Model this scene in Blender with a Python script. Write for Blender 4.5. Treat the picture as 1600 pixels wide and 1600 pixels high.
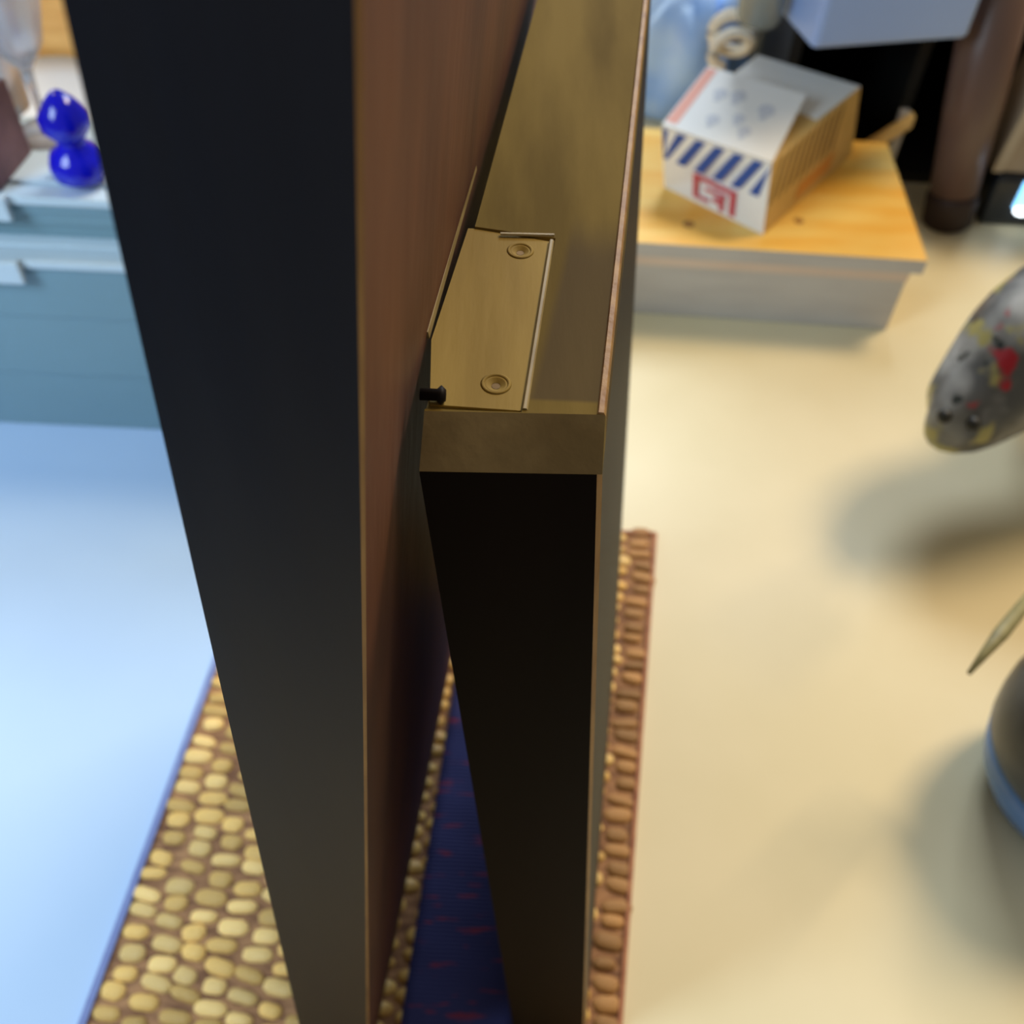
import bpy, bmesh, math, random
import numpy as np
from mathutils import Vector, Matrix

for o in list(bpy.data.objects): bpy.data.objects.remove(o, do_unlink=True)
SC = bpy.context.scene
COL = SC.collection
random.seed(7)

# ------------------------------------------------------------------ camera
F = 1536.0                       # focal length in pixels of the 1600 px frame
CZ = 0.60                        # camera height above the mat
def cam_axes(nad=(740, 2090)):   # pixel where plumb lines meet
    n = np.array([(nad[0]-800)/F, -(nad[1]-800)/F, -1.]); n /= np.linalg.norm(n)
    up = -n
    fw = np.array([0, 0, -1.]); fy = fw - fw.dot(up)*up; fy /= np.linalg.norm(fy)
    return np.array([np.cross(fy, up), fy, up])
R = cam_axes()
CAM = np.array([0, 0, CZ])
def ray(x, y): return R @ np.array([(x-800)/F, -(y-800)/F, -1.])
def at(x, y, z=0.0):             # point on the level z seen at a photo position
    d = ray(x, y); return Vector(CAM + d*(z-CZ)/d[2])
def atY(x, y, Y):                # point on the upright plane at depth Y
    d = ray(x, y); return Vector(CAM + d*(Y/d[1]))
def direction(x, y):
    d = Vector(ray(x, y)); d.normalize(); return d

cd = bpy.data.cameras.new('camera'); cam = bpy.data.objects.new('camera', cd); COL.objects.link(cam)
cd.sensor_width = 36; cd.sensor_fit = 'HORIZONTAL'; cd.lens = 36*F/1600
cd.clip_start = 0.01; cd.clip_end = 50
m = Matrix([[*R[0], 0], [*R[1], 0], [*R[2], CZ], [0, 0, 0, 1]]); cam.matrix_world = m
cd.dof.use_dof = True; cd.dof.focus_distance = 0.22; cd.dof.aperture_fstop = 15.0
SC.camera = cam

# ------------------------------------------------------------------ light
w = bpy.data.worlds.new('world'); SC.world = w; w.use_nodes = True
w.node_tree.nodes['Background'].inputs[0].default_value = (1.0, 0.86, 0.66, 1)
w.node_tree.nodes['Background'].inputs[1].default_value = 0.22
def area(name, loc, aim, sx, sy, power, colr):
    l = bpy.data.lights.new(name, 'AREA'); l.shape = 'RECTANGLE'; l.size = sx; l.size_y = sy
    l.energy = power; l.color = colr
    o = bpy.data.objects.new(name, l); COL.objects.link(o); o.location = loc
    o.rotation_euler = (Vector(aim)-Vector(loc)).to_track_quat('-Z', 'Y').to_euler()
    return o
area('warm_lamp', (2.4, 2.3, 3.9), (0.1, .4, 0), 1.2, 1.2, 142, (1.0, .74, .42))
area('window_daylight', (-.85, -.10, .80), (-.30, .40, 0), .45, .5, 10, (.66, .84, 1.0))
area('ceiling_lamp', (.40, 1.75, 1.40), (.15, .6, 0), .7, .5, 21, (.80, .90, 1.0))
SC.view_settings.view_transform = 'Standard'; SC.view_settings.look = 'None'
SC.view_settings.gamma = 1; SC.view_settings.use_curve_mapping = False
SC.view_settings.exposure = 0.0

# ------------------------------------------------------------------ helpers
def lin(c):
    return tuple((v/255/12.92 if v/255 <= .04045 else ((v/255+.055)/1.055)**2.4) for v in c)
def mat(name, a, b=None, scale=30, rough=.6, spec=.5, bump=0, bscale=None, stretch=(1, 1, 1), metal=0,
        trans=0, coat=0, emit=None, detail=6, lo=.35, hi=.65, rnd=0, sheen=0):
    m = bpy.data.materials.new(name); m.use_nodes = True; nt = m.node_tree; N = nt.nodes; L = nt.links
    p = N['Principled BSDF']; p.inputs['Roughness'].default_value = rough
    p.inputs['Specular IOR Level'].default_value = spec; p.inputs['Metallic'].default_value = metal
    p.inputs['Transmission Weight'].default_value = trans; p.inputs['Coat Weight'].default_value = coat
    tc = N.new('ShaderNodeTexCoord'); mp = N.new('ShaderNodeMapping'); mp.inputs['Scale'].default_value = stretch
    L.new(tc.outputs['Object'], mp.inputs[0])
    no = N.new('ShaderNodeTexNoise'); no.inputs['Scale'].default_value = scale; no.inputs['Detail'].default_value = detail
    L.new(mp.outputs[0], no.inputs[0])
    cr = N.new('ShaderNodeValToRGB'); e = cr.color_ramp.elements
    e[0].position = lo; e[1].position = hi; e[0].color = (*a, 1); e[1].color = (*(b or a), 1)
    L.new(no.outputs[0], cr.inputs[0]); out = cr.outputs[0]
    if rnd:
        oi = N.new('ShaderNodeObjectInfo'); hs = N.new('ShaderNodeHueSaturation')
        mr = N.new('ShaderNodeMapRange'); mr.inputs[3].default_value = 1-rnd; mr.inputs[4].default_value = 1+rnd
        L.new(oi.outputs['Random'], mr.inputs[0]); L.new(mr.outputs[0], hs.inputs['Value'])
        L.new(out, hs.inputs['Color']); out = hs.outputs[0]
    L.new(out, p.inputs['Base Color'])
    if bump:
        n2 = N.new('ShaderNodeTexNoise'); n2.inputs['Scale'].default_value = bscale or scale*3
        n2.inputs['Detail'].default_value = 8; L.new(mp.outputs[0], n2.inputs[0])
        bp = N.new('ShaderNodeBump'); bp.inputs['Strength'].default_value = bump; bp.inputs['Distance'].default_value = .0006
        L.new(n2.outputs[0], bp.inputs['Height']); L.new(bp.outputs[0], p.inputs['Normal'])
    if emit:
        p.inputs['Emission Color'].default_value = (*emit[0], 1); p.inputs['Emission Strength'].default_value = emit[1]
    return m

def link(name, bm_or_me, mats, parent=None, smooth=False, bevel=0, sub=0):
    if isinstance(bm_or_me, bmesh.types.BMesh):
        bmesh.ops.recalc_face_normals(bm_or_me, faces=bm_or_me.faces)
        me = bpy.data.meshes.new(name); bm_or_me.to_mesh(me); bm_or_me.free()
    else: me = bm_or_me
    if not isinstance(mats, (list, tuple)): mats = [mats]
    for x in mats: me.materials.append(x)
    if smooth:
        for p in me.polygons: p.use_smooth = True
    o = bpy.data.objects.new(name, me); COL.objects.link(o)
    if parent: o.parent = parent
    if bevel:
        b = o.modifiers.new('bevel', 'BEVEL'); b.width = bevel; b.segments = 2; b.limit_method = 'ANGLE'
    if sub:
        s = o.modifiers.new('subdivision', 'SUBSURF'); s.levels = sub; s.render_levels = sub
    return o
def tag(o, label=None, cat=None, group=None, kind=None):
    if label: o['label'] = label
    if cat: o['category'] = cat
    if group: o['group'] = group
    if kind: o['kind'] = kind
    return o
def thing(name, label, cat, group=None):
    o = bpy.data.objects.new(name, None); COL.objects.link(o); o.empty_display_size = .01
    return tag(o, label, cat, group)
def seat(root, p):               # move an Empty to the thing's base, parts stay where they are
    p = Vector(p); root.location = p
    for c in root.children: c.location = c.location - p
def hexa(bot, top, bm=None, mi=0):   # solid from two matching loops
    bm = bm or bmesh.new()
    a = [bm.verts.new(v) for v in bot]; b = [bm.verts.new(v) for v in top]; n = len(a)
    fs = [bm.faces.new(a[::-1]), bm.faces.new(b)]
    for i in range(n): fs.append(bm.faces.new((a[i], a[(i+1) % n], b[(i+1) % n], b[i])))
    for f in fs: f.material_index = mi
    return bm
def box(x0, x1, y0, y1, z0, z1, bm=None, mi=0):
    return hexa([(x0, y0, z0), (x1, y0, z0), (x1, y1, z0), (x0, y1, z0)],
                [(x0, y0, z1), (x1, y0, z1), (x1, y1, z1), (x0, y1, z1)], bm, mi)
def loft(path, n=16, bm=None, cap=True):   # path: list of (point, rx, ry) rings, ellipse across the path
    bm = bm or bmesh.new(); rings = []
    P = [Vector(p[0]) for p in path]
    for i, (p, rx, ry) in enumerate(path):
        t = (P[min(i+1, len(P)-1)] - P[max(i-1, 0)]).normalized()
        s = t.cross(Vector((0, 0, 1)))
        if s.length < .05: s = Vector((1, 0, 0))
        s.normalize(); u = s.cross(t).normalized()
        rings.append([bm.verts.new(P[i] + s*rx*math.cos(2*math.pi*k/n) + u*ry*math.sin(2*math.pi*k/n)) for k in range(n)])
    for a, b in zip(rings, rings[1:]):
        for k in range(n): bm.faces.new((a[k], a[(k+1) % n], b[(k+1) % n], b[k]))
    if cap: bm.faces.new(rings[0][::-1]); bm.faces.new(rings[-1])
    return bm
def lathe(prof, c, n=40, bm=None, close=False):   # prof: (radius, z)
    bm = bm or bmesh.new(); rings = []
    for r, z in prof:
        rings.append([bm.verts.new((c[0]+r*math.cos(2*math.pi*k/n), c[1]+r*math.sin(2*math.pi*k/n), c[2]+z)) for k in range(n)])
    for a, b in zip(rings, rings[1:]):
        for k in range(n): bm.faces.new((a[k], a[(k+1) % n], b[(k+1) % n], b[k]))
    if close:
        for k in range(n): bm.faces.new((rings[-1][k], rings[-1][(k+1) % n], rings[0][(k+1) % n], rings[0][k]))
    else: bm.faces.new(rings[0][::-1]); bm.faces.new(rings[-1])
    return bm
def quadpt(q, u, v):             # bilinear point of a quad: q = (origin, +u, +u+v, +v)
    a = q[0].lerp(q[1], u); b = q[3].lerp(q[2], u); return a.lerp(b, v)
def decal(q, poly, bm, off=.0004, mi=0):  # thin printed patch on a face
    n = (q[1]-q[0]).cross(q[3]-q[0]).normalized()
    pts = [quadpt(q, u, v) for u, v in poly]
    return hexa([p + n*off*.2 for p in pts], [p + n*off for p in pts], bm, mi)
def disc(cu, cv, ru, rv, n=14, a=0):
    return [(cu+ru*math.cos(a+2*math.pi*k/n), cv+rv*math.sin(a+2*math.pi*k/n)) for k in range(n)]
def carve(o, cutters):           # boolean holes, applied
    for c in cutters:
        b = o.modifiers.new('cut', 'BOOLEAN'); b.operation = 'DIFFERENCE'; b.solver = 'EXACT'; b.object = c
    dg = bpy.context.evaluated_depsgraph_get(); dg.update()
    me = bpy.data.meshes.new_from_object(o.evaluated_get(dg)); o.modifiers.clear(); o.data = me
    for c in cutters: bpy.data.objects.remove(c, do_unlink=True)

T = -.006                        # level of the table top; the mat's top is level 0

# ------------------------------------------------------------------ setting
fl = link('floor', box(-3, 3, -2, 4, -.80, -.76), mat('floor_boards', (.035, .02, .012), (.08, .045, .025), 3, .5, stretch=(8, 1, 1)))
tag(fl, kind='structure')
wb = link('wall_back', box(-3, 3, 4, 4.1, -.80, 2.4), mat('wall_paint', (.42, .38, .33), (.46, .42, .36), 4, .9, bump=.2)); tag(wb, kind='structure')

# ------------------------------------------------------------------ table
M_table = mat('cream_lacquer', (.73, .665, .44), (.80, .73, .51), 5, .42, .3, bump=.12, bscale=12, coat=.0)
tb = thing('dining_table', 'large glossy cream dining table carrying everything in view', 'table')
link('table_top', box(-1.5, 1.5, -.25, 1.75, T-.04, T), M_table, tb, bevel=.004)
M_leg = mat('table_leg_wood', (.10, .06, .035), (.16, .09, .05), 6, .5, stretch=(1, 1, .1))
for x in (-1.4, 1.4):
    for y in (-.15, 1.65):
        link('leg', hexa([(x+a*.02, y+b*.02, -.76) for a, b in ((-1, -1), (1, -1), (1, 1), (-1, 1))],
                         [(x+a*.035, y+b*.035, T-.0405) for a, b in ((-1, -1), (1, -1), (1, 1), (-1, 1))]), M_leg, tb)
seat(tb, (0, .75, -.76))

M_sheet = mat('pale_blue_vinyl', (.44, .62, .90), (.50, .68, .93), 3, .22, .6, bump=.05, bscale=9)
SHEET = []
# ------------------------------------------------------------------ woven mat
M_bead = mat('straw_bead', (.62, .36, .10), (.90, .62, .20), 90, .42, .5, bump=.3, bscale=300, rnd=.28)
M_bead2 = mat('straw_bead_pale', (.80, .52, .17), (.98, .72, .29), 90, .38, .55, bump=.3, bscale=300, rnd=.2)
M_bed = mat('straw_bed', (.17, .075, .035), (.42, .22, .10), 220, .8, bump=.8, bscale=400, stretch=(.3, 1, 1))
M_hem = mat('straw_hem', (.36, .14, .08), (.48, .22, .12), 120, .7, bump=.5)
mt = thing('woven_placemat', 'golden brown woven straw placemat under the two leaning dark boards', 'placemat')
c_tr = at(1024, 831); bdir = Vector((.112, .9935, 0)).normalized(); side = Vector((bdir.y, -bdir.x, 0))
# left and right sides of the mat on level 0
pl_far = at(341, 1032); pl_dir = (at(341, 1032)-at(132, 1600)).normalized()
pr_dir = (c_tr-at(969, 1600)).normalized()
far_l = pl_far + pl_dir*((c_tr.y-pl_far.y)/pl_dir.y); far_r = c_tr.copy()
near_y = -.02
nl = pl_far + pl_dir*((near_y-pl_far.y)/pl_dir.y); nr = c_tr + pr_dir*((near_y-c_tr.y)/pr_dir.y)
def mq(u, v, z): p = nl.lerp(nr, u).lerp(far_l.lerp(far_r, u), v); return Vector((p.x, p.y, z))
ring = [(0, 0), (1, 0), (1, 1), (0, 1)]
link('backing', hexa([mq(u, v, T+.0002) for u, v in ring], [mq(u, v, -.0032) for u, v in ring]), M_bed, mt)
hb = bmesh.new()
for (u0, v0), (u1, v1) in (((1, 0), (1, 1)), ((1, 1), (0, 1))):
    A, B = mq(u0, v0, -.0028), mq(u1, v1, -.0028)
    loft([(A.lerp(B, t/24), .0018, .0022) for t in range(25)], 8, hb)
link('hem', hb, M_hem, mt, smooth=True)
M_edge_shade = mat('periwinkle_edge_shade', (.17, .22, .48), (.21, .27, .54), 60, .6, bump=.3)  # mat edge's bluish shadow, put in as a solid coloured strip
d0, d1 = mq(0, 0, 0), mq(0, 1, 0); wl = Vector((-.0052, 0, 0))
g = Vector((-.0058, 0, 0)); sp = [Vector((-1.2, -.2, 0)), d0+g-(d1-d0)*.3, d1+g, d1+g+Vector((0, .01, 0)), Vector((-.13, .52, 0)), Vector((-.13, .72, 0)), Vector((-1.2, .72, 0))]
sh = link('blue_vinyl_sheet', hexa([Vector((p.x, p.y, T+.0001)) for p in sp], [Vector((p.x, p.y, T+.0007)) for p in sp]), M_sheet)
tag(sh, 'smooth pale blue vinyl sheet covering the left of the table beside the mat', 'table cover')
o = link('edge_shade_strip', hexa([Vector((p.x, p.y, T+.0003)) for p in (d0+wl, d0, d1, d1+wl)], [Vector((p.x, p.y, -.0012)) for p in (d0+wl*.8, d0, d1, d1+wl*.8)]), M_edge_shade, mt)
o['label'] = 'blue-grey strip standing in for the shadow along the left edge'
def blob(seed):
    rn = random.Random(seed); bm = bmesh.new()
    rings = []
    for rr, z in ((1, -.35), (.94, .30), (.62, .80)):
        ring_ = []
        for k in range(10):
            t = 2*math.pi*k/10; cx_, sy_ = math.cos(t), math.sin(t)
            f = 1+rn.uniform(-.06, .06)
            ring_.append(bm.verts.new((math.copysign(abs(cx_)**.62, cx_)*rr*f, math.copysign(abs(sy_)**.85, sy_)*rr*f, z)))
        rings.append(ring_)
    top_ = bm.verts.new((rn.uniform(-.1, .1), 0, 1))
    for a_, b_ in zip(rings, rings[1:]):
        for k in range(10): bm.faces.new((a_[k], a_[(k+1) % 10], b_[(k+1) % 10], b_[k]))
    for k in range(10): bm.faces.new((rings[-1][k], rings[-1][(k+1) % 10], top_))
    me = bpy.data.meshes.new('woven_knot'); bm.to_mesh(me); bm.free()
    for p in me.polygons: p.use_smooth = True
    return me
knots = [blob(s) for s in range(6)]
for k, me in enumerate(knots): me.materials.append(M_bead2 if k % 3 == 0 else M_bead)
W = (nr-nl).length; Hh = c_tr.y-near_y
ncol = 16; nrow = 46
cand = []
for r in range(nrow):
    for c in range(ncol):
        u = (c+.5 + random.uniform(-.07, .07) + .12*math.sin(r*.9+c))/ncol
        v = (r+.5 + random.uniform(-.12, .12) + (.5 if c % 2 else 0))/nrow
        if not .012 < u < .988: continue
        p = mq(u, v, 0); q = R.T @ (np.array(p)-CAM); px = 800+F*q[0]/-q[2]; py = 800-F*q[1]/-q[2]
        # seen in the open wedge left of the boards, between them, or right of them
        seen = (-20 < px < 1040 and 800 < py < 1640) and (px < 140+.226*py+12 or px > 905)
        cand.append((seen, -abs(q[2]), p, u))
cand.sort(key=lambda t: (not t[0], -t[1]))
M_bead3 = mat('shaded_border_straw', (.32, .16, .06), (.56, .32, .12), 90, .5, .4, bump=.3, bscale=300, rnd=.3)  # darker straw: the board's shade put into the right border's colour
border_knots = [k_.copy() for k_ in knots[:3]]
for k_ in border_knots: k_.materials.clear(); k_.materials.append(M_bead3)
rest = bmesh.new(); cnt = 0
for seen, _, p, ub in cand:
    h = .0030+random.uniform(-.0006, .0004)
    S = Vector((random.uniform(.0070, .0100), random.uniform(.0038, .0054), h)); rz = random.uniform(-.16, .16)-.11
    if seen and cnt < 280:
        o = bpy.data.objects.new('woven_knot', random.choice(border_knots if ub > (ncol-1.2)/ncol else knots)); COL.objects.link(o); o.parent = mt
        o.location = (p.x, p.y, -.0031); o.scale = S; o.rotation_euler = (0, 0, rz); cnt += 1
    else:
        M4 = Matrix.Translation((p.x, p.y, -.0031)) @ Matrix.Rotation(rz, 4, 'Z') @ Matrix.Diagonal((*S, 1))
        tmp = knots[cnt % 6].copy(); tmp.transform(M4); rest.from_mesh(tmp); bpy.data.meshes.remove(tmp)
o = link('woven_weave', rest, M_bead, mt, smooth=True); tag(o, kind='stuff')
seat(mt, mq(.5, .5, T))

# navy cloth with red threads in the gap between the boards
def navy_mat():
    m = bpy.data.materials.new('navy_cloth_red_threads'); m.use_nodes = True; N = m.node_tree.nodes; L = m.node_tree.links
    p = N['Principled BSDF']; p.inputs['Roughness'].default_value = .85
    tc = N.new('ShaderNodeTexCoord'); mp = N.new('ShaderNodeMapping'); mp.inputs['Scale'].default_value = (1, 5.5, 1)
    L.new(tc.outputs['Object'], mp.inputs[0])
    no = N.new('ShaderNodeTexNoise'); no.inputs['Scale'].default_value = 42; no.inputs['Detail'].default_value = 3; L.new(mp.outputs[0], no.inputs[0])
    cr = N.new('ShaderNodeValToRGB'); e = cr.color_ramp.elements
    e[0].position = .60; e[0].color = (.030, .036, .15, 1); e[1].position = .66; e[1].color = (.22, .03, .08, 1)
    L.new(no.outputs[0], cr.inputs[0]); L.new(cr.outputs[0], p.inputs['Base Color'])
    wv = N.new('ShaderNodeTexWave'); wv.bands_direction = 'Y'; wv.inputs['Scale'].default_value = 130; wv.inputs['Distortion'].default_value = 2
    L.new(tc.outputs['Object'], wv.inputs[0]); b = N.new('ShaderNodeBump'); b.inputs['Strength'].default_value = .5; b.inputs['Distance'].default_value = .001
    L.new(wv.outputs[0], b.inputs['Height']); L.new(b.outputs[0], p.inputs['Normal'])
    return m
NZ = .0006

# ------------------------------------------------------------------ the two leaning boards
M_dark = mat('dark_stained_wood', (.0055, .009, .020), (.014, .015, .021), 26, .45, .22, bump=.35, bscale=90, stretch=(1, 1, .12))
M_deep = mat('shaded_black_brown_wood', (.0035, .0018, .0022), (.006, .003, .003), 26, .6, .04, bump=.3, bscale=90, stretch=(1, 1, .12))  # shade on the short board's front put into a darker wood colour
M_black = mat('black_lacquer', (.006, .005, .006), (.010, .008, .008), 20, .55, .15)
M_red = mat('red_brown_stain', (.080, .030, .020), (.135, .052, .028), 34, .55, .4, bump=.5, bscale=140, stretch=(1, 1, .25))
M_arris = mat('worn_arris', (.27, .14, .05), (.42, .25, .09), 160, .55, bump=.4, stretch=(1, 1, .2))
M_gold = mat('bare_golden_wood', (.120, .086, .024), (.205, .152, .046), 48, .8, .08, bump=.6, bscale=120, stretch=(1, .18, .6), detail=9)
M_recess = mat('fresh_recess_wood', (.235, .165, .045), (.33, .24, .070), 60, .7, .15, bump=.6, bscale=160, stretch=(1, .15, 1))
M_stain = mat('dark_top_stain', (.13, .10, .06), (.22, .16, .085), 40, .6, .4, bump=.5, bscale=120, stretch=(1, .2, 1))

st = thing('folding_board_stand', 'pair of dark upright boards leaning together, golden hinge leaf set in the shorter one', 'stand')
upL = -direction(579, 2083); upL /= upL.z
upR = -direction(897, 2165); upR /= upR.z
b = Vector((.0971, .9953, 0)).normalized()
fr = at(576, 1672, .0); fl_ = Vector((fr.x-.0319, fr.y-.0005, 0))
LEN = .30; HL = .586
base = .0006
def at_h(p, up, z): return p + up*z
ch = .0007
# plan of the tall board: chamfered (worn) front right arris
planL = [fl_, fr - Vector((ch, 0, 0)), fr + b*ch, fr + b*LEN, fl_ + b*LEN]
bm = bmesh.new()
A = [bm.verts.new(at_h(p, upL, base)) for p in planL]; B = [bm.verts.new(at_h(p, upL, HL)) for p in planL]
bm.faces.new(A[::-1]); bm.faces.new(B)
for i in range(5):
    f = bm.faces.new((A[i], A[(i+1) % 5], B[(i+1) % 5], B[i])); f.material_index = {0: 0, 1: 1, 2: 2}.get(i, 0)
tall = link('tall_board', bm, [M_dark, M_arris, M_red], st)
tall['label'] = 'taller dark board with red-brown inner face'

# short board
GZ = .46; BZ = .449
ffl = at(655, 737, BZ); ffr = at(941, 742, BZ)
gfl = at(663, 642, GZ); gfr = at(946, 648, GZ)
# front face in one leaning plane
footl = ffl - upR*(BZ-base); footr = ffr - upR*(BZ-base)
LR = .255
def back(p, l=LR): return p + b*l
cr_ = .0011
plan = lambda z: None
body = bmesh.new()
P0 = [footl, footr - Vector((cr_, 0, 0)), footr + b*cr_, back(footr), back(footl)]
P1 = [p + upR*(BZ-base) for p in P0]
A = [body.verts.new(p) for p in P0]; B = [body.verts.new(p) for p in P1]
body.faces.new(A[::-1]); body.faces.new(B)
for i in range(5):
    f = body.faces.new((A[i], A[(i+1) % 5], B[(i+1) % 5], B[i])); f.material_index = {1: 1, 2: 2}.get(i, 0)
short = link('short_board', body, [M_deep, M_arris, M_black], st)
# bare golden top with sloped front
gl_b = gfl + b*(LR-.012); gr_b = gfr + b*(LR-.012)
e = .0016
capb = [ffl, ffr, back(ffr), back(ffl)]; capb = [p + Vector((0, 0, .0001)) for p in capb]
capt = [gfl, gfr, gr_b, gl_b]
cb = hexa(capb, capt); cb.faces.ensure_lookup_table(); cb.faces[2].material_index = 2
M_end = mat('lightened_end_grain', (.25, .19, .095), (.37, .29, .15), 55, .7, .15, bump=.6, bscale=160, detail=9)  # end grain, lightened to offset the shade on the sloped front
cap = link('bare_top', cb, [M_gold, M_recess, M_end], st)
cap['label'] = 'bare golden wood top edge'
nt = M_gold.node_tree; N = nt.nodes; L = nt.links; src = N['Principled BSDF'].inputs['Base Color'].links[0].from_socket
tcn = next(n for n in N if n.type == 'TEX_COORD'); sx = N.new('ShaderNodeSeparateXYZ'); L.new(tcn.outputs['Object'], sx.inputs[0])
def mth(op, a, b=None):
    n = N.new('ShaderNodeMath'); n.operation = op
    for i, v_ in enumerate((a, b)):
        if v_ is None: continue
        if isinstance(v_, (int, float)): n.inputs[i].default_value = v_
        else: L.new(v_, n.inputs[i])
    return n.outputs[0]
def sstep(v_, lo, hi):
    n = N.new('ShaderNodeMapRange'); n.interpolation_type = 'SMOOTHSTEP'; L.new(v_, n.inputs[0]); n.inputs[1].default_value = lo; n.inputs[2].default_value = hi; return n.outputs[0]
nz_ = next(n for n in N if n.type == 'TEX_NOISE').outputs[0]
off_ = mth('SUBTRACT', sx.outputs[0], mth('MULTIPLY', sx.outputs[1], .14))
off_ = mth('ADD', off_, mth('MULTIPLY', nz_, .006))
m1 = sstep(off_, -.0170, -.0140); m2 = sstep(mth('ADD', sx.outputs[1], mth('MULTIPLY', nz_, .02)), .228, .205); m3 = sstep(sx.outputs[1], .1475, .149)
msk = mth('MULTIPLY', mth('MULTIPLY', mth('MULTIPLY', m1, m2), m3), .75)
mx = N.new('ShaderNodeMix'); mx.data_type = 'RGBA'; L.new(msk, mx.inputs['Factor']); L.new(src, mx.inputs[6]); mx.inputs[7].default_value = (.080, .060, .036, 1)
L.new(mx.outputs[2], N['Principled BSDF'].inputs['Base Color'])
# recess cut: from the left side in, 1.6 mm deep
def prism(pts, z0, z1):
    return link('cutter', hexa([Vector((p.x, p.y, z0)) for p in pts], [Vector((p.x, p.y, z1)) for p in pts]), M_recess)
rq = [at(640, 638, GZ), at(815, 644, GZ), at(868, 372, GZ), at(715, 350, GZ)]
cut = prism(rq, GZ-.0012, GZ+.01)
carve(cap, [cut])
# hinge seat plate with two countersunk holes, lying in the recess
ins = lambda pts, d: [p + (sum(pts, Vector())/len(pts)-p).normalized()*d for p in pts]
pq = ins([at(670, 632, GZ), at(815, 642, GZ), at(868, 374, GZ), at(738, 352, GZ), at(731, 352, GZ), at(671, 530, GZ)], .0006)
plate = link('hinge_leaf', hexa([Vector((p.x, p.y, GZ-.0011)) for p in pq], [Vector((p.x, p.y, GZ-.0005)) for p in pq]), M_recess, st)
holes = []
for (hx, hy) in ((813, 392), (775, 600)):
    c = at(hx, hy, GZ-.0005)
    holes.append(link('cutter', lathe([(.0008, -.002), (.0010, -.0006), (.0026, .0003)], c, 24), M_recess))
carve(plate, holes)
M_hole = mat('screw_hole_dark', (.16, .10, .03), (.26, .17, .06), 80, .7)
for (hx, hy) in ((813, 392), (775, 600)):
    c = at(hx, hy, GZ-.0005)
    rim = link('screw_hole', lathe([(.0024, .0000), (.0028, .0004), (.0033, .0000), (.0030, -.0002), (.0024, -.0002)], c, 24, close=True), M_recess, st, smooth=True)
    link('hole_shaft', lathe([(.0009, -.0010), (.0009, -.0006)], c, 16), M_hole, rim)
# scribed lines beside the recess
def strip(p, q, wd, z0, z1, name, m, par=st):
    d = (q-p).normalized(); s = Vector((d.y, -d.x, 0))*wd/2
    return link(name, hexa([Vector((x.x, x.y, z0)) for x in (p-s, p+s, q+s, q-s)],
                           [Vector((x.x, x.y, z1)) for x in (p-s*.5, p+s*.5, q+s*.5, q-s*.5)]), m, par)
M_ridge = mat('pale_ridge', (.25, .19, .085), (.33, .26, .12), 90, .5)
strip(at(820, 640, GZ), at(862, 376, GZ), .0012, GZ, GZ+.0004, 'recess_ridge', M_ridge)
strip(at(782, 366, GZ), at(866, 368, GZ), .0011, GZ, GZ+.0004, 'recess_ridge', M_ridge)
# pale edging along the right arris of the top, black strip outside
edge0, edge1 = gfr, gfr + b*(LR-.012)
strip(edge0 - Vector((.0009, 0, 0)), edge1 - Vector((.0009, 0, 0)), .0021, GZ-.0004, GZ+.0006, 'top_edging', M_arris)
strip(at(667, 522, GZ+.0002), at(742, 258, GZ+.0002), .0011, GZ-.001, GZ+.0008, 'recess_ridge', M_ridge)
# small dark pin where the boards meet
pin = at(683, 617, GZ+.0012)
link('hinge_pin', loft([(pin+Vector((-.0035, 0, 0)), .0013, .0013), (pin, .0013, .0013), (pin+Vector((.0008, 0, 0)), .0022, .0020), (pin+Vector((.0018, 0, 0)), .0012, .0012)], 12), M_black, st, smooth=True)
seat(st, (fr.x+.03, fr.y+.12, 0))

# navy strip of cloth in the gap
nv = [at(645, 1480, NZ), at(714, 1045, NZ)]
d = (nv[1]-nv[0]).normalized(); a0 = nv[0]-d*.06; a1 = nv[1]+d*.06
s_l = footl - Vector((.0015, 0, 0))
b0 = s_l + b*((a0.y-s_l.y)/b.y); b1 = s_l + b*((a1.y-s_l.y)/b.y)
grid = bmesh.new(); nx, ny = 10, 60; vs = {}
for j in range(ny+1):
    for i in range(nx+1):
        p = a0.lerp(b0, i/nx).lerp(a1.lerp(b1, i/nx), j/ny)
        for k, z in ((0, .0004), (1, .0016+.0004*math.sin(j*1.1+i*.7))): vs[i, j, k] = grid.verts.new((p.x, p.y, z))
for j in range(ny):
    for i in range(nx):
        for k in (0, 1): grid.faces.new((vs[i, j, k], vs[i+1, j, k], vs[i+1, j+1, k], vs[i, j+1, k]))
for j in range(ny):
    for i in (0, nx): grid.faces.new((vs[i, j, 0], vs[i, j+1, 0], vs[i, j+1, 1], vs[i, j, 1]))
for i in range(nx):
    for j in (0, ny): grid.faces.new((vs[i, j, 0], vs[i+1, j, 0], vs[i+1, j, 1], vs[i, j, 1]))
nc = link('navy_cloth', grid, navy_mat(), smooth=True)
tag(nc, 'strip of navy cloth with thin red threads in the gap between the boards', 'cloth')

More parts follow.
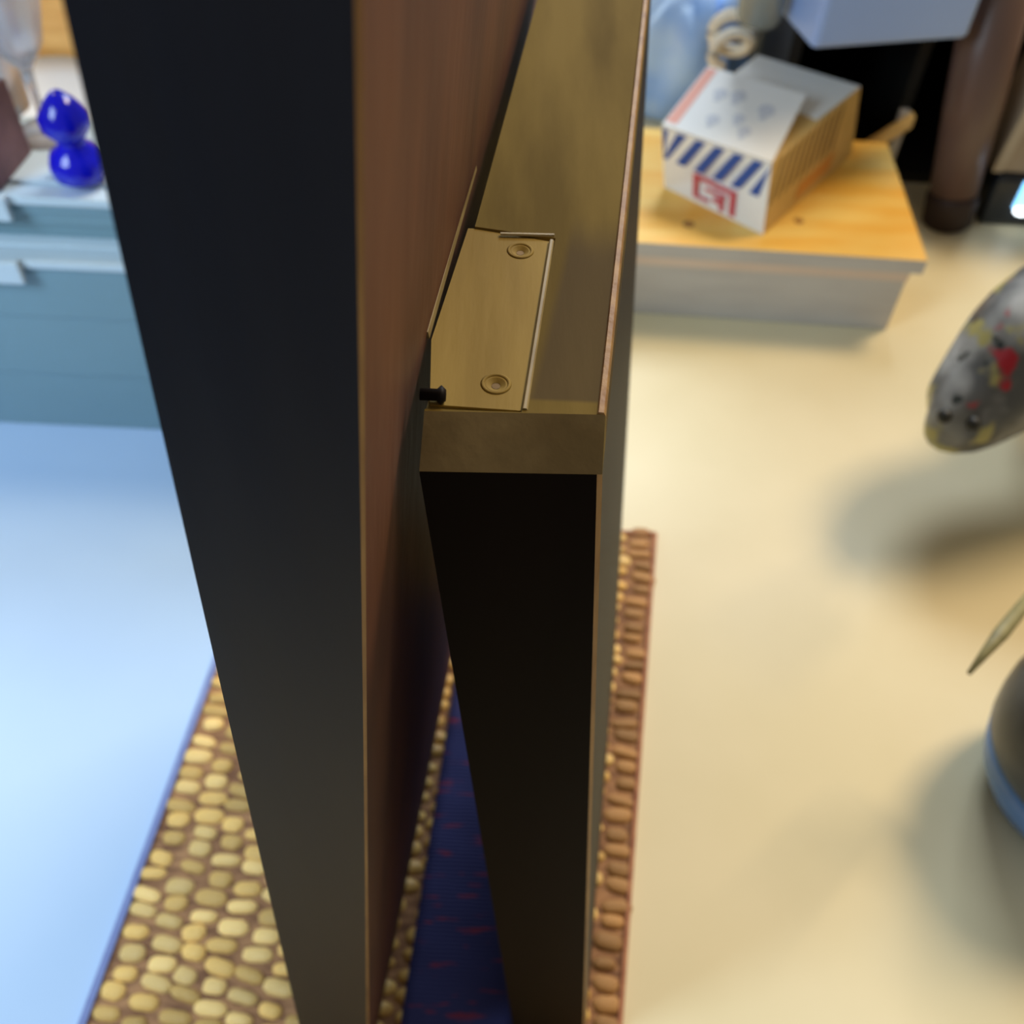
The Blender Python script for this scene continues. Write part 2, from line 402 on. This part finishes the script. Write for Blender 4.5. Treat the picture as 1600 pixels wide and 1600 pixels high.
# ------------------------------------------------------------------ stacked plastic boxes, upper left
M_pl = mat('blue_grey_plastic', (.17, .30, .37), (.20, .34, .41), 3, .38, .5)
M_lid = mat('pale_plastic_lid', (.52, .66, .76), (.58, .71, .80), 4, .25, .6)
def storage(name, label, x0, x1, y0, y1, z0, z1, latch_x):
    t = thing(name, label, 'storage box', 'stacked blue-grey plastic boxes')
    bm = bmesh.new(); zt = z1-.010
    box(x0+.004, x1-.004, y0+.004, y1-.004, z0, z0+(zt-z0)*.36, bm)                         # stepped wall
    box(x0+.002, x1-.002, y0+.002, y1-.002, z0+(zt-z0)*.36, z0+(zt-z0)*.72, bm)
    box(x0, x1, y0, y1, z0+(zt-z0)*.72, zt, bm)
    link('body', bm, M_pl, t, bevel=.001)
    bm = bmesh.new(); box(x0-.004, x1+.004, y0-.004, y1+.004, zt+.0001, z1-.003, bm)
    box(x0+.012, x1-.012, y0+.012, y1-.012, z1-.003, z1, bm)
    link('lid', bm, M_lid, t, bevel=.0015)
    link('latch', box(latch_x-.09, latch_x, y0-.010, y0-.0042, zt-.010, z1-.001), M_lid, t, bevel=.0015)
    seat(t, ((x0+x1)/2, (y0+y1)/2, z0)); return t
YB = at(120, 672, T).y
zl1 = atY(100, 400, YB).z
storage('plastic_box', 'larger blue-grey plastic box with pale lid, the lower of the stack', -.62, -.10, YB, YB+.13, T+.0008, zl1, atY(38, 410, YB).x)
Y2 = at(100, 376, zl1).y
zl2 = atY(100, 300, Y2).z
storage('plastic_box', 'shallower blue-grey plastic box stacked on top, carrying the glassware', -.60, -.12, Y2, Y2+.100, zl1, zl2, atY(26, 330, Y2).x)

# ------------------------------------------------------------------ things on the upper lid
ZU = zl2
M_cob = mat('cobalt_glass', (.002, .004, .52), (.006, .01, .80), 20, .12, .5, trans=.3)
M_glass = mat('clear_glass', (.86, .89, .96), (.92, .94, 1), 4, .12, .7, trans=.72)
M_plum = mat('plum_leather', (.070, .030, .040), (.13, .065, .075), 40, .6, bump=.4)
c = at(133, 277, ZU)
v = link('cobalt_vase', lathe([(.014, .0002), (.019, .004), (.020, .012), (.017, .020), (.009, .026), (.010, .030), (.0165, .038), (.017, .046), (.010, .056), (.004, .062),
                               (.003, .062), (.002, .056)], (c.x-.001, c.y, ZU), 40), M_cob, smooth=True)
tag(v, 'small cobalt blue glass vase with two bulges beside the dark board', 'vase')
c = at(95, 205, ZU); 
g = thing('glass_goblet', 'clear glass goblet with a tapering bowl in front of the plum box', 'glass')
gc = at(76, 208, ZU)
link('bowl', lathe([(.0035, .046), (.006, .050), (.017, .066), (.026, .100), (.028, .150), (.0265, .150), (.0245, .101), (.0155, .068), (.0035, .0525)], gc, 48), M_glass, g, smooth=True)
link('stem', lathe([(.0045, .004), (.0030, .012), (.0028, .030), (.0042, .0455)], gc, 24), M_glass, g, smooth=True)
link('foot', lathe([(.024, .0002), (.024, .0014), (.010, .0030), (.0045, .0039)], gc, 40), M_glass, g, smooth=True)
seat(g, gc)
g2c = at(-8, 168, ZU)
g2 = link('glass_tumbler', lathe([(.026, .0002), (.030, .070), (.034, .150), (.032, .150), (.028, .070), (.024, .006)], (g2c.x, g2c.y, ZU), 48), M_glass, smooth=True)
tag(g2, 'tall clear glass tumbler behind the goblet at the top left corner', 'glass')
pc = at(2, 300, ZU); a = at(52, 238, ZU); dd = at(-60, 150, ZU)
u = (a-pc); vv = Vector((-u.y, u.x, 0)).normalized()*.10
pb = hexa([pc, a, a+vv, pc+vv], [p+Vector((0, 0, .055)) for p in (pc, a, a+vv, pc+vv)])
tag(link('plum_box', pb, M_plum, bevel=.002), 'dark plum leather box turned cornerwise at the left frame edge', 'box')

# ------------------------------------------------------------------ behind the stack
M_pine = mat('pine', (.72, .42, .13), (.86, .56, .20), 12, .45, .4, bump=.2, stretch=(1, 6, 6))
tc = thing('pine_crate', 'low open pine crate behind the plastic boxes', 'crate')
cx0, cx1, cy0, cy1 = -.85, -.15, .722, 1.10
link('floor_panel', box(cx0, cx1, cy0, cy1, T, T+.012), M_pine, tc)
link('front_panel', box(cx0, cx1, cy0, cy0+.012, T+.0121, T+.17), M_pine, tc)
link('back_panel', box(cx0, cx1, cy1-.012, cy1, T+.0121, T+.17), M_pine, tc)
link('side_panel', box(cx0, cx0+.012, cy0+.0121, cy1-.0121, T+.0121, T+.17), M_pine, tc)
link('side_panel', box(cx1-.012, cx1, cy0+.0121, cy1-.0121, T+.0121, T+.17), M_pine, tc)
seat(tc, ((cx0+cx1)/2, (cy0+cy1)/2, T))
M_white = mat('white_glaze', (.80, .84, .90), (.85, .88, .93), 5, .2, .6)
wc = at(118, -35, T+.13)
wp = link('white_bowl', lathe([(.05, 0), (.055, .012), (.09, .05), (.11, .062), (.108, .066), (.085, .054), (.045, .012)], (wc.x, min(wc.y, .97), T+.0122), 56), M_white, smooth=True)
wp.location = (0, 0, 0)
tag(wp, 'white glazed bowl standing in the pine crate', 'bowl')

# ------------------------------------------------------------------ wooden box with lid, right
M_front = mat('pinkish_grey_wood', (.50, .47, .44), (.57, .54, .50), 10, .55, .4, bump=.15, stretch=(1, 6, 6))
M_lidtop = mat('honey_pine_lid', (.93, .50, .07), (.98, .66, .17), 7, .4, .45, bump=.15, stretch=(1.2, 5, 5))
M_knot = mat('pine_knot', (.30, .12, .02), (.50, .24, .05), 40, .5)
wbx = thing('wooden_box', 'low wooden box with a honey coloured pine lid, under the striped carton', 'box')
fR = at(1385, 515, T); fL = at(1008, 490, T); xd = (fR-fL).normalized(); fL = fR - xd*.33; yd = Vector((-xd.y, xd.x, 0))
zb = .062; zlid0 = .0625; zlid1 = .077
inner = .006
link('body', hexa([fL, fR, fR+yd*.20, fL+yd*.20], [p+Vector((0, 0, zb-T)) for p in (fL, fR, fR+yd*.20, fL+yd*.20)]), M_front, wbx, bevel=.001)
wl_ = [fL - yd*.0022, fR - yd*.0022, fR - yd*.0002, fL - yd*.0002]
link('top_band', hexa([Vector((p.x, p.y, .052)) for p in wl_], [Vector((p.x, p.y, .0622)) for p in wl_]), mat('pale_pink_band', (.66, .52, .42), (.72, .58, .47), 12, .5), wbx)
l0, l1 = fL - xd*.008 - yd*.004, fR + xd*.010 - yd*.004
lq = [Vector((p.x, p.y, 0)) for p in (l0, l1, l1+yd*.205, l0+yd*.205)]
lb = hexa([p+Vector((0, 0, zlid0)) for p in lq], [p+Vector((0, 0, zlid1)) for p in lq]); lb.faces.ensure_lookup_table(); lb.faces[2].material_index = 1
link('lid', lb, [M_lidtop, M_front], wbx)
for (kx, ky, r) in ((1076, 350, .0055), (1248, 345, .005)):
    c = at(kx, ky, zlid1)
    link('wood_knot', lathe([(r, .0), (r*.6, .0003)], (c.x, c.y, zlid1), 16), M_knot, wbx)
sl0 = at(1338, 250, zlid1); sl1 = at(1420, 204, zlid1+.03)
seat(wbx, ((fL+fR)/2+yd*.1).to_tuple()[:2]+(T,))
# slat and prop behind lid
ps = thing('pine_stick', 'thin pine stick sloping up behind the honey lid', 'stick')
A0 = at(1334, 252, T+.075); A1 = at(1424, 200, T+.11)
A0 = Vector((A0.x, 1.00, T+.004)); 
q0 = atY(1330, 256, .985); q1 = atY(1424, 200, .985)
link('rail', hexa([q0, q0+Vector((0, .012, 0)), q0+Vector((0, .012, .010)), q0+Vector((0, 0, .010))],
                  [q1, q1+Vector((0, .012, 0)), q1+Vector((0, .012, .012)), q1+Vector((0, 0, .012))]), M_pine, ps)
link('upright', box(q1.x-.010, q1.x-.001, 0.9972, 1.007, T, q1.z+.010), M_front, ps)
link('upright', box(q0.x, q0.x+.009, 0.9972, 1.007, T, q0.z+.008), M_front, ps)
seat(ps, (q1.x, 1.0, T))

# ------------------------------------------------------------------ striped carton on the lid
M_cw = mat('white_card', (.90, .91, .89), (.93, .93, .92), 6, .6)
M_kraft = mat('kraft_card', (.62, .42, .14), (.70, .48, .18), 30, .7, bump=.1)
M_blue = mat('blue_print', (.03, .09, .38), None, 5, .6)
M_redp = mat('red_print', (.62, .10, .13), None, 5, .6)
M_salm = mat('salmon_print', (.90, .42, .33), None, 5, .6)
M_greyp = mat('grey_print', (.66, .69, .76), None, 5, .6)
M_brn = mat('brown_print', (.30, .20, .07), None, 5, .7)
M_orng = mat('orange_print', (.66, .30, .06), None, 5, .7)
ct = thing('striped_carton', 'opened white and kraft carton with blue diagonal stripes on the pine lid', 'carton')
Zc = zlid1+.0003; Hc = .066
bfl = at(1038, 292, Zc); bfr = at(1192, 367, Zc); bbr = at(1330, 242, Zc); bbl = bfl + (bbr-bfr)
tfl = at(1034, 197, Zc+Hc); tfr = at(1206, 256, Zc+Hc); tbr = at(1345, 136, Zc+Hc); tbl = tfl + (tbr-tfr)
bm = bmesh.new()
vb = [bm.verts.new(p) for p in (bfl, bfr, bbr, bbl)]; vt = [bm.verts.new(p) for p in (tfl, tfr, tbr, tbl)]
fs = [bm.faces.new(vb[::-1])]
for i in range(4):
    f = bm.faces.new((vb[i], vb[(i+1) % 4], vt[(i+1) % 4], vt[i])); f.material_index = 0 if i == 0 else 1
f = bm.faces.new(vt); f.material_index = 1
link('body', bm, [M_cw, M_kraft], ct)
front = (bfl, bfr, tfr, tfl); right = (bfr, bbr, tbr, tfr); top = (tfl, tfr, tbr, tbl)
bm = bmesh.new()
for k in range(7):
    u0 = -.22+k*.175
    poly = [(u0, .50), (u0+.09, .50), (u0+.28, .97), (u0+.19, .97)]
    cl = []
    for i in range(4):                                   # clip to the face
        (ua, va), (ub, vb_) = poly[i], poly[(i+1) % 4]
        cl.append((min(max(ua, .005), .995), va))
    if max(p[0] for p in cl)-min(p[0] for p in cl) > .03: decal(front, cl, bm)
link('blue_stripes', bm, M_blue, ct)
bm = bmesh.new()
for poly in ([(.30, .08), (.35, .08), (.35, .46), (.30, .46)], [(.352, .38), (.50, .38), (.50, .45), (.352, .45)], [(.502, .36), (.72, .36), (.72, .43), (.502, .43)],
             [(.66, .05), (.72, .05), (.72, .355), (.66, .355)], [(.50, .14), (.58, .14), (.58, .22), (.50, .22)], [(.42, .26), (.62, .26), (.62, .31), (.42, .31)],
             [(.56, .05), (.61, .05), (.61, .25), (.56, .25)], [(.352, .08), (.46, .08), (.46, .14), (.352, .14)]):
    decal(front, poly, bm)
o = link('red_lettering', bm, M_redp, ct); o['label'] = 'blurred red lettering on the carton front'
bm = bmesh.new()
for k in range(10):
    u0 = .02+k*.075; decal(right, [(u0, .40), (u0+.028, .40), (u0+.12, .96), (u0+.09, .96)], bm)
link('side_stripes', bm, M_brn, ct)
link('orange_label', decal(right, [(.32, .10), (.72, .12), (.76, .33), (.36, .30)], bmesh.new()), M_orng, ct)
# white front flap, raised
fbl = at(1106, 105, Zc+Hc+.016); fbr = at(1259, 150, Zc+Hc+.016)
up_ = Vector((0, 0, .0012))
fq = (tfl+up_*.5, tfr+up_*.5, fbr, fbl)
o = link('front_flap', hexa(list(fq), [p+up_ for p in fq]), M_cw, ct); fqt = tuple(p+up_ for p in fq)
bm = bmesh.new(); decal(fqt, [(.01, .06), (.11, .06), (.11, .97), (.01, .97)], bm); link('salmon_stripe', bm, M_salm, o)
bm = bmesh.new()
for cu, cv, r in ((.28, .66, .065), (.44, .70, .07), (.74, .62, .075), (.36, .28, .06), (.56, .40, .055), (.66, .26, .06)):
    decal(fqt, disc(cu, cv, r, r*1.2), bm)
    decal(fqt, [(cu-r*.4, cv-r*1.9), (cu+r*.4, cv-r*1.9), (cu+r*.4, cv-r*1.21), (cu-r*.4, cv-r*1.21)], bm)
link('grey_pictures', bm, M_greyp, o)
# white back flap lying on the rear of the top
k0, k1 = quadpt(top, .03, .56), quadpt(top, .97, .52); k2, k3 = quadpt(top, 1.0, .99), quadpt(top, 0, .99)
o = link('back_flap', hexa([p+up_*.3 for p in (k0, k1, k2, k3)], [p+up_*1.3 for p in (k0, k1, k2, k3)]), M_cw, ct)
seat(ct, ((bfl+bbr)/2).to_tuple()[:2]+(Zc,))

# ------------------------------------------------------------------ bag, jar, bin and dark case at the upper right
M_case = mat('black_case', (.004, .004, .004), (.010, .009, .008), 9, .6)
cs = thing('black_case', 'black open storage case behind the wooden box', 'case')
cx0, cx1, cy0, cy1, cz = .265, .515, 1.03, 1.42, .20
link('base_panel', box(cx0, cx1, cy0, cy1, T, T+.012), M_case, cs)
link('back_panel', box(cx0, cx1, cy1-.012, cy1, T+.0121, cz-.0121), M_case, cs)
link('side_panel', box(cx0, cx0+.012, cy0, cy1-.0121, T+.0121, cz-.0121), M_case, cs)
link('side_panel', box(cx1-.012, cx1, cy0, cy1-.0121, T+.0121, cz-.0121), M_case, cs)
link('divider', box(.405, .417, cy0+.02, cy1-.0121, T+.0121, cz-.0121), M_case, cs)
link('top_panel', box(cx0, cx1, cy0, cy1, cz-.012, cz), M_case, cs)
seat(cs, (.45, 1.3, T))
M_bin = mat('pale_blue_plastic', (.30, .44, .80), (.35, .49, .84), 3, .4, .5)
bn = thing('pale_blue_bin', 'pale blue plastic bin standing on the black case', 'bin')
b0_ = at(1268, 80, cz+.0002); b1_ = at(1512, 62, cz+.0002); xd2 = (b1_-b0_).normalized(); yd2 = Vector((-xd2.y, xd2.x, 0))
ql = [b0_, b1_, b1_+yd2*.18, b0_+yd2*.18]; c0 = sum(ql, Vector())/4
qt = [c0+(p-c0)*1.0+Vector((0, 0, .16)) for p in ql]
body_ = hexa(ql, qt); link('body', body_, M_bin, bn, bevel=.006)
rt = [c0+(p-c0)*1.03+Vector((0, 0, .1605)) for p in ql]
link('rim', hexa(rt, [p+Vector((0, 0, .012)) for p in rt]), M_bin, bn, bevel=.003)
seat(bn, c0)

M_bag = mat('blue_white_bag', (.26, .48, .96), (.52, .72, 1.0), 14, .25, .6, bump=.4, bscale=30)
M_cord = mat('ivory_twist', (.78, .70, .55), (.86, .80, .68), 60, .5)
bg = thing('tied_bag', 'pale blue translucent bag with a twisted ivory tie behind the carton', 'bag')
def bagm():
    bm = bmesh.new(); base_c = at(1085, 95, .10); base_c.z = T
    bmesh.ops.create_icosphere(bm, subdivisions=4, radius=1)
    rn = random.Random(3); ph = [rn.uniform(0, 6) for _ in range(6)]
    for v in bm.verts:
        x, y, z = v.co; an = math.atan2(y, x)
        f = 1+.07*math.sin(5*an+ph[0]+2*z)+.05*math.sin(9*an+ph[1]-3*z)
        z2 = max(z, -.72)
        v.co = (x*f, y*f, z2)
    return bm
bb = at(1100, 30, .12)
bgx, bgy = bb.x-.015, bb.y+.05
me = bagm()
for v_ in me.verts: v_.co = (bgx+v_.co.x*.080, bgy+v_.co.y*.065, T+.0003+(v_.co.z+.72)*.105)
# keep it clear of the wooden box behind which it stands
link('body', me, M_bag, bg, smooth=True)
nk = Vector((bgx+.055, bgy-.045, T+.155))
link('twisted_neck', loft([(Vector((bgx+.03, bgy-.02, T+.12)), .022, .022), (nk-Vector((.008, 0, .012)), .010, .010), (nk, .007, .007), (nk+Vector((.008, -.012, .012)), .018, .010), (nk+Vector((.012, -.020, .020)), .024, .008)], 14), M_bag, bg, smooth=True)
rp = bmesh.new(); kc = at(1146, 42, .16)
pts = []
for i in range(60):
    t = i/59*2*math.pi*1.7
    pts.append((kc+Vector((.019*math.cos(t), -.006+.010*math.sin(t*.5), .015*math.sin(t)-.012*t/6)), .0062, .0062))
link('tie', loft(pts, 10, rp), M_cord, bg, smooth=True)
seat(bg, (bgx, bgy, T))
M_jar = mat('smoky_glass', (.26, .29, .27), (.34, .37, .34), 10, .25, .5, trans=.3)
jc = at(1212, 62, cz)+Vector((-.012, .01, 0)); print('jar', jc, 'bin', b0_, b1_)
jr = thing('smoky_jar', 'grey smoky glass jar on the black case, left of the pale blue bin', 'jar')
link('body', lathe([(.018, .0003), (.021, .006), (.021, .09), (.018, .105), (.016, .105)], (jc.x, jc.y+.025, cz), 32), M_jar, jr, smooth=True)
link('lid', lathe([(.019, .1052), (.019, .120)], (jc.x, jc.y+.025, cz), 32), M_case, jr)
seat(jr, (jc.x, jc.y+.025, cz))
tw = at(1058, 100, T+.03)
M_tan = mat('tan_wood', (.30, .20, .10), (.42, .29, .15), 20, .6)
tbk = link('tan_block', box(tw.x-.035, tw.x+.022, tw.y-.0, tw.y+.03, T, T+.045), M_tan, bevel=.004)
tag(tbk, 'small tan wooden block behind the carton, half hidden by the board', 'block')

# ------------------------------------------------------------------ brown post, device and beige carton at the right
M_post = mat('brown_lacquered_wood', (.105, .060, .048), (.15, .090, .072), 5, .38, .5, stretch=(3, 3, .4))
M_foot = mat('dark_maroon_rubber', (.018, .006, .005), (.03, .010, .008), 9, .6)
po = thing('brown_post', 'round brown wooden post with a dark foot at the upper right', 'post')
p0 = at(1485, 335, T+.012); p0.z = T+.0002
p1 = atY(1572, -60, p0.y+.03)
axd = (p1-p0).normalized()
link('shaft', loft([(p0+axd*.0385, .0245, .0245), (p0+(p1-p0)*.5, .028, .028), (p1+axd*.05, .031, .031)], 36), M_post, po, smooth=True)
link('foot', loft([(p0+Vector((0, 0, .0001)), .0225, .0225), (p0+axd*.004, .026, .026), (p0+axd*.032, .0268, .0268), (p0+axd*.038, .0248, .0248)], 36), M_foot, po, smooth=True)
seat(po, p0)
M_dev = mat('black_device_shell', (.008, .010, .014), (.014, .018, .024), 8, .3)
M_led = mat('blue_light', (.1, .4, .9), None, 4, .3, emit=((.25, .62, 1.0), 2.2))
M_led2 = mat('white_light', (.8, .9, 1), None, 4, .3, emit=((.9, .97, 1.0), 4))
dv = thing('black_device', 'black electronic device with a glowing blue light under the beige carton', 'device')
dq = at(1528, 352, T)
link('housing', box(dq.x, dq.x+.22, dq.y, dq.y+.075, T, T+.058), M_dev, dv, bevel=.006)
lp = atY(1596, 308, dq.y-.0015)
link('light_window', box(lp.x-.004, lp.x+.022, dq.y-.0022, dq.y-.0002, lp.z-.014, lp.z+.018), M_led, dv, bevel=.0005)
lw = atY(1594, 330, dq.y-.004)
link('indicator', lathe([(.0062, 0), (.0062, .005)], (lw.x, lw.y, lw.z-.002), 20), M_led2, dv)
seat(dv, (dq.x+.11, dq.y+.04, T))
M_beige = mat('beige_card', (.27, .20, .13), (.34, .26, .17), 20, .7, bump=.2)
M_bband = mat('pale_tape', (.42, .34, .24), None, 10, .6)
bx = thing('beige_carton', 'beige card box resting on the black device at the right edge', 'carton')
z0 = T+.0585; q0 = at(1550, 268, z0); q1 = q0+Vector((.20, -.012, 0)); q3 = q0+Vector((.004, .066, 0)); q2 = q3+Vector((.20, -.012, 0))
link('body', hexa([q0, q1, q2, q3], [p+Vector((.012, .0, .13)) for p in (q0, q1, q2, q3)]), M_beige, bx, bevel=.002)
link('edge_tape', hexa([q0+Vector((-.0008, -.0008, 0)), q0+Vector((.010, -.0014, 0)), q0+Vector((.010, -.0004, 0)), q0+Vector((.0, -.0001, 0))],
                       [q0+Vector((.0112, -.0008, .13)), q0+Vector((.022, -.0014, .13)), q0+Vector((.022, -.0004, .13)), q0+Vector((.012, -.0001, .13))]), M_bband, bx)
seat(bx, ((q0+q2)/2).to_tuple())

# ------------------------------------------------------------------ painted animal figurine, right
def paint_mat():
    m = bpy.data.materials.new('mottled_grey_paint'); m.use_nodes = True; N = m.node_tree.nodes; L = m.node_tree.links
    p = N['Principled BSDF']; p.inputs['Roughness'].default_value = .38
    tc = N.new('ShaderNodeTexCoord')
    def noise(s, off):
        mp = N.new('ShaderNodeMapping'); mp.inputs['Location'].default_value = off; L.new(tc.outputs['Object'], mp.inputs[0])
        n = N.new('ShaderNodeTexNoise'); n.inputs['Scale'].default_value = s; n.inputs['Detail'].default_value = 3; L.new(mp.outputs[0], n.inputs[0]); return n
    base = N.new('ShaderNodeValToRGB'); e = base.color_ramp.elements
    e[0].position = .38; e[0].color = (.11, .12, .13, 1); e[1].position = .66; e[1].color = (.52, .55, .57, 1); L.new(noise(22, (0, 0, 0)).outputs[0], base.inputs[0])
    cur = base.outputs[0]
    for s, off, lo, hi, c in ((30, (1, 2, 3), .57, .63, (.45, .42, .17)), (24, (5, 1, 2), .62, .66, (.50, .02, .04)), (50, (3, 7, 1), .66, .70, (.02, .03, .03)), (20, (8, 3, 6), .64, .70, (.10, .20, .28))):
        r = N.new('ShaderNodeValToRGB'); r.color_ramp.elements[0].position = lo; r.color_ramp.elements[1].position = hi; L.new(noise(s, off).outputs[0], r.inputs[0])
        mx = N.new('ShaderNodeMix'); mx.data_type = 'RGBA'; L.new(r.outputs[0], mx.inputs['Factor']); L.new(cur, mx.inputs[6]); mx.inputs[7].default_value = (*c, 1); cur = mx.outputs[2]
    L.new(cur, p.inputs['Base Color']); return m
M_anim = paint_mat()
M_dk = mat('dark_nostril', (.012, .014, .014), None, 5, .5)
an = thing('animal_figurine', 'grey painted animal figurine with red and yellow spots, snout pointing left', 'figurine')
def P(x, y, z): return at(x, y, z)
hp = [(P(1448, 660, .084), .010, .012), (P(1457, 663, .086), .022, .022), (P(1488, 655, .090), .0325, .0310), (P(1528, 624, .098), .0385, .0380),
      (P(1570, 585, .112), .047, .049), (P(1622, 540, .132), .055, .059), (P(1690, 495, .150), .058, .060)]
root_ = hp[-1][0]
body_path = hp + [(root_+Vector((.07, .03, -.01)), .056, .060), (root_+Vector((.15, .05, -.02)), .054, .058), (root_+Vector((.21, .06, -.02)), .048, .052), (root_+Vector((.25, .07, -.02)), .026, .030)]
link('body', loft(body_path, 24), M_anim, an, smooth=True, sub=1)
for dx, dy in ((.05, 0), (.05, .075), (.19, .02), (.19, .095)):
    q = root_+Vector((dx, dy, 0))
    link('leg', loft([(Vector((q.x, q.y, T+.0003)), .018, .018), (Vector((q.x, q.y, T+.02)), .018, .018), (Vector((q.x, q.y, .06)), .016, .016), (Vector((q.x, q.y, .12)), .026, .026)], 16), M_anim, an, smooth=True)
for nx_, ny_, nz_ in ((1521, 662, .110), (1476, 650, .112)):
    c = P(nx_, ny_, nz_); bm = bmesh.new(); bmesh.ops.create_icosphere(bm, subdivisions=2, radius=.0055, matrix=Matrix.Translation(c)); link('nostril', bm, M_dk, an, smooth=True)
ec = P(1660, 440, .23)
link('ear', loft([(P(1640, 452, .215), .008, .012), (P(1660, 420, .235), .018, .008), (P(1668, 395, .25), .004, .003)], 12), M_anim, an, smooth=True)
seat(an, (root_.x+.12, root_.y+.02, T))

# ------------------------------------------------------------------ dark round jug, lower right
M_jug = mat('slate_glaze', (.035, .045, .060), (.085, .10, .12), 22, .3, .5, bump=.3, bscale=60)
M_jugb = mat('blue_glaze', (.10, .24, .60), (.22, .40, .78), 22, .2, .6)
M_sp = mat('olive_spout', (.20, .19, .09), (.32, .30, .14), 60, .5)
jg = thing('round_jug', 'dark slate round jug with blue base and thin pointed spout, right edge', 'jug')
jr_ = .072; jl = at(1540, 1165, .075); jx, jy = jl.x+jr_+.017, jl.y+.01
link('body', lathe([(.0700, .054), (.0708, .060), (.0716, .068), (.072, .080), (.068, .100), (.054, .122), (.034, .136), (.026, .142), (.024, .160), (.030, .172), (.026, .172), (.020, .160)], (jx, jy, T), 48), M_jug, jg, smooth=True)
link('base', lathe([(.046, .0003), (.052, .004), (.063, .024), (.0700, .0538)], (jx, jy, T), 48), M_jugb, jg, smooth=True)
sp0 = Vector((jx-.045, jy+.02, .118)); s_tip = at(1514, 1052, .150); s_mid = at(1612, 930, .145)
link('spout', loft([(sp0, .008, .006), (s_mid, .0050, .0040), (s_mid.lerp(s_tip, .5), .0042, .0024), (s_tip, .0012, .0010)], 12), M_sp, jg, smooth=True)
hd = []
for i in range(14):
    t = -1.1+2.2*i/13; hd.append((Vector((jx+.058+.035*math.cos(t), jy, .085+.045*math.sin(t))), .006, .006))
link('handle', loft(hd, 10), M_jug, jg, smooth=True)
seat(jg, (jx, jy, T))
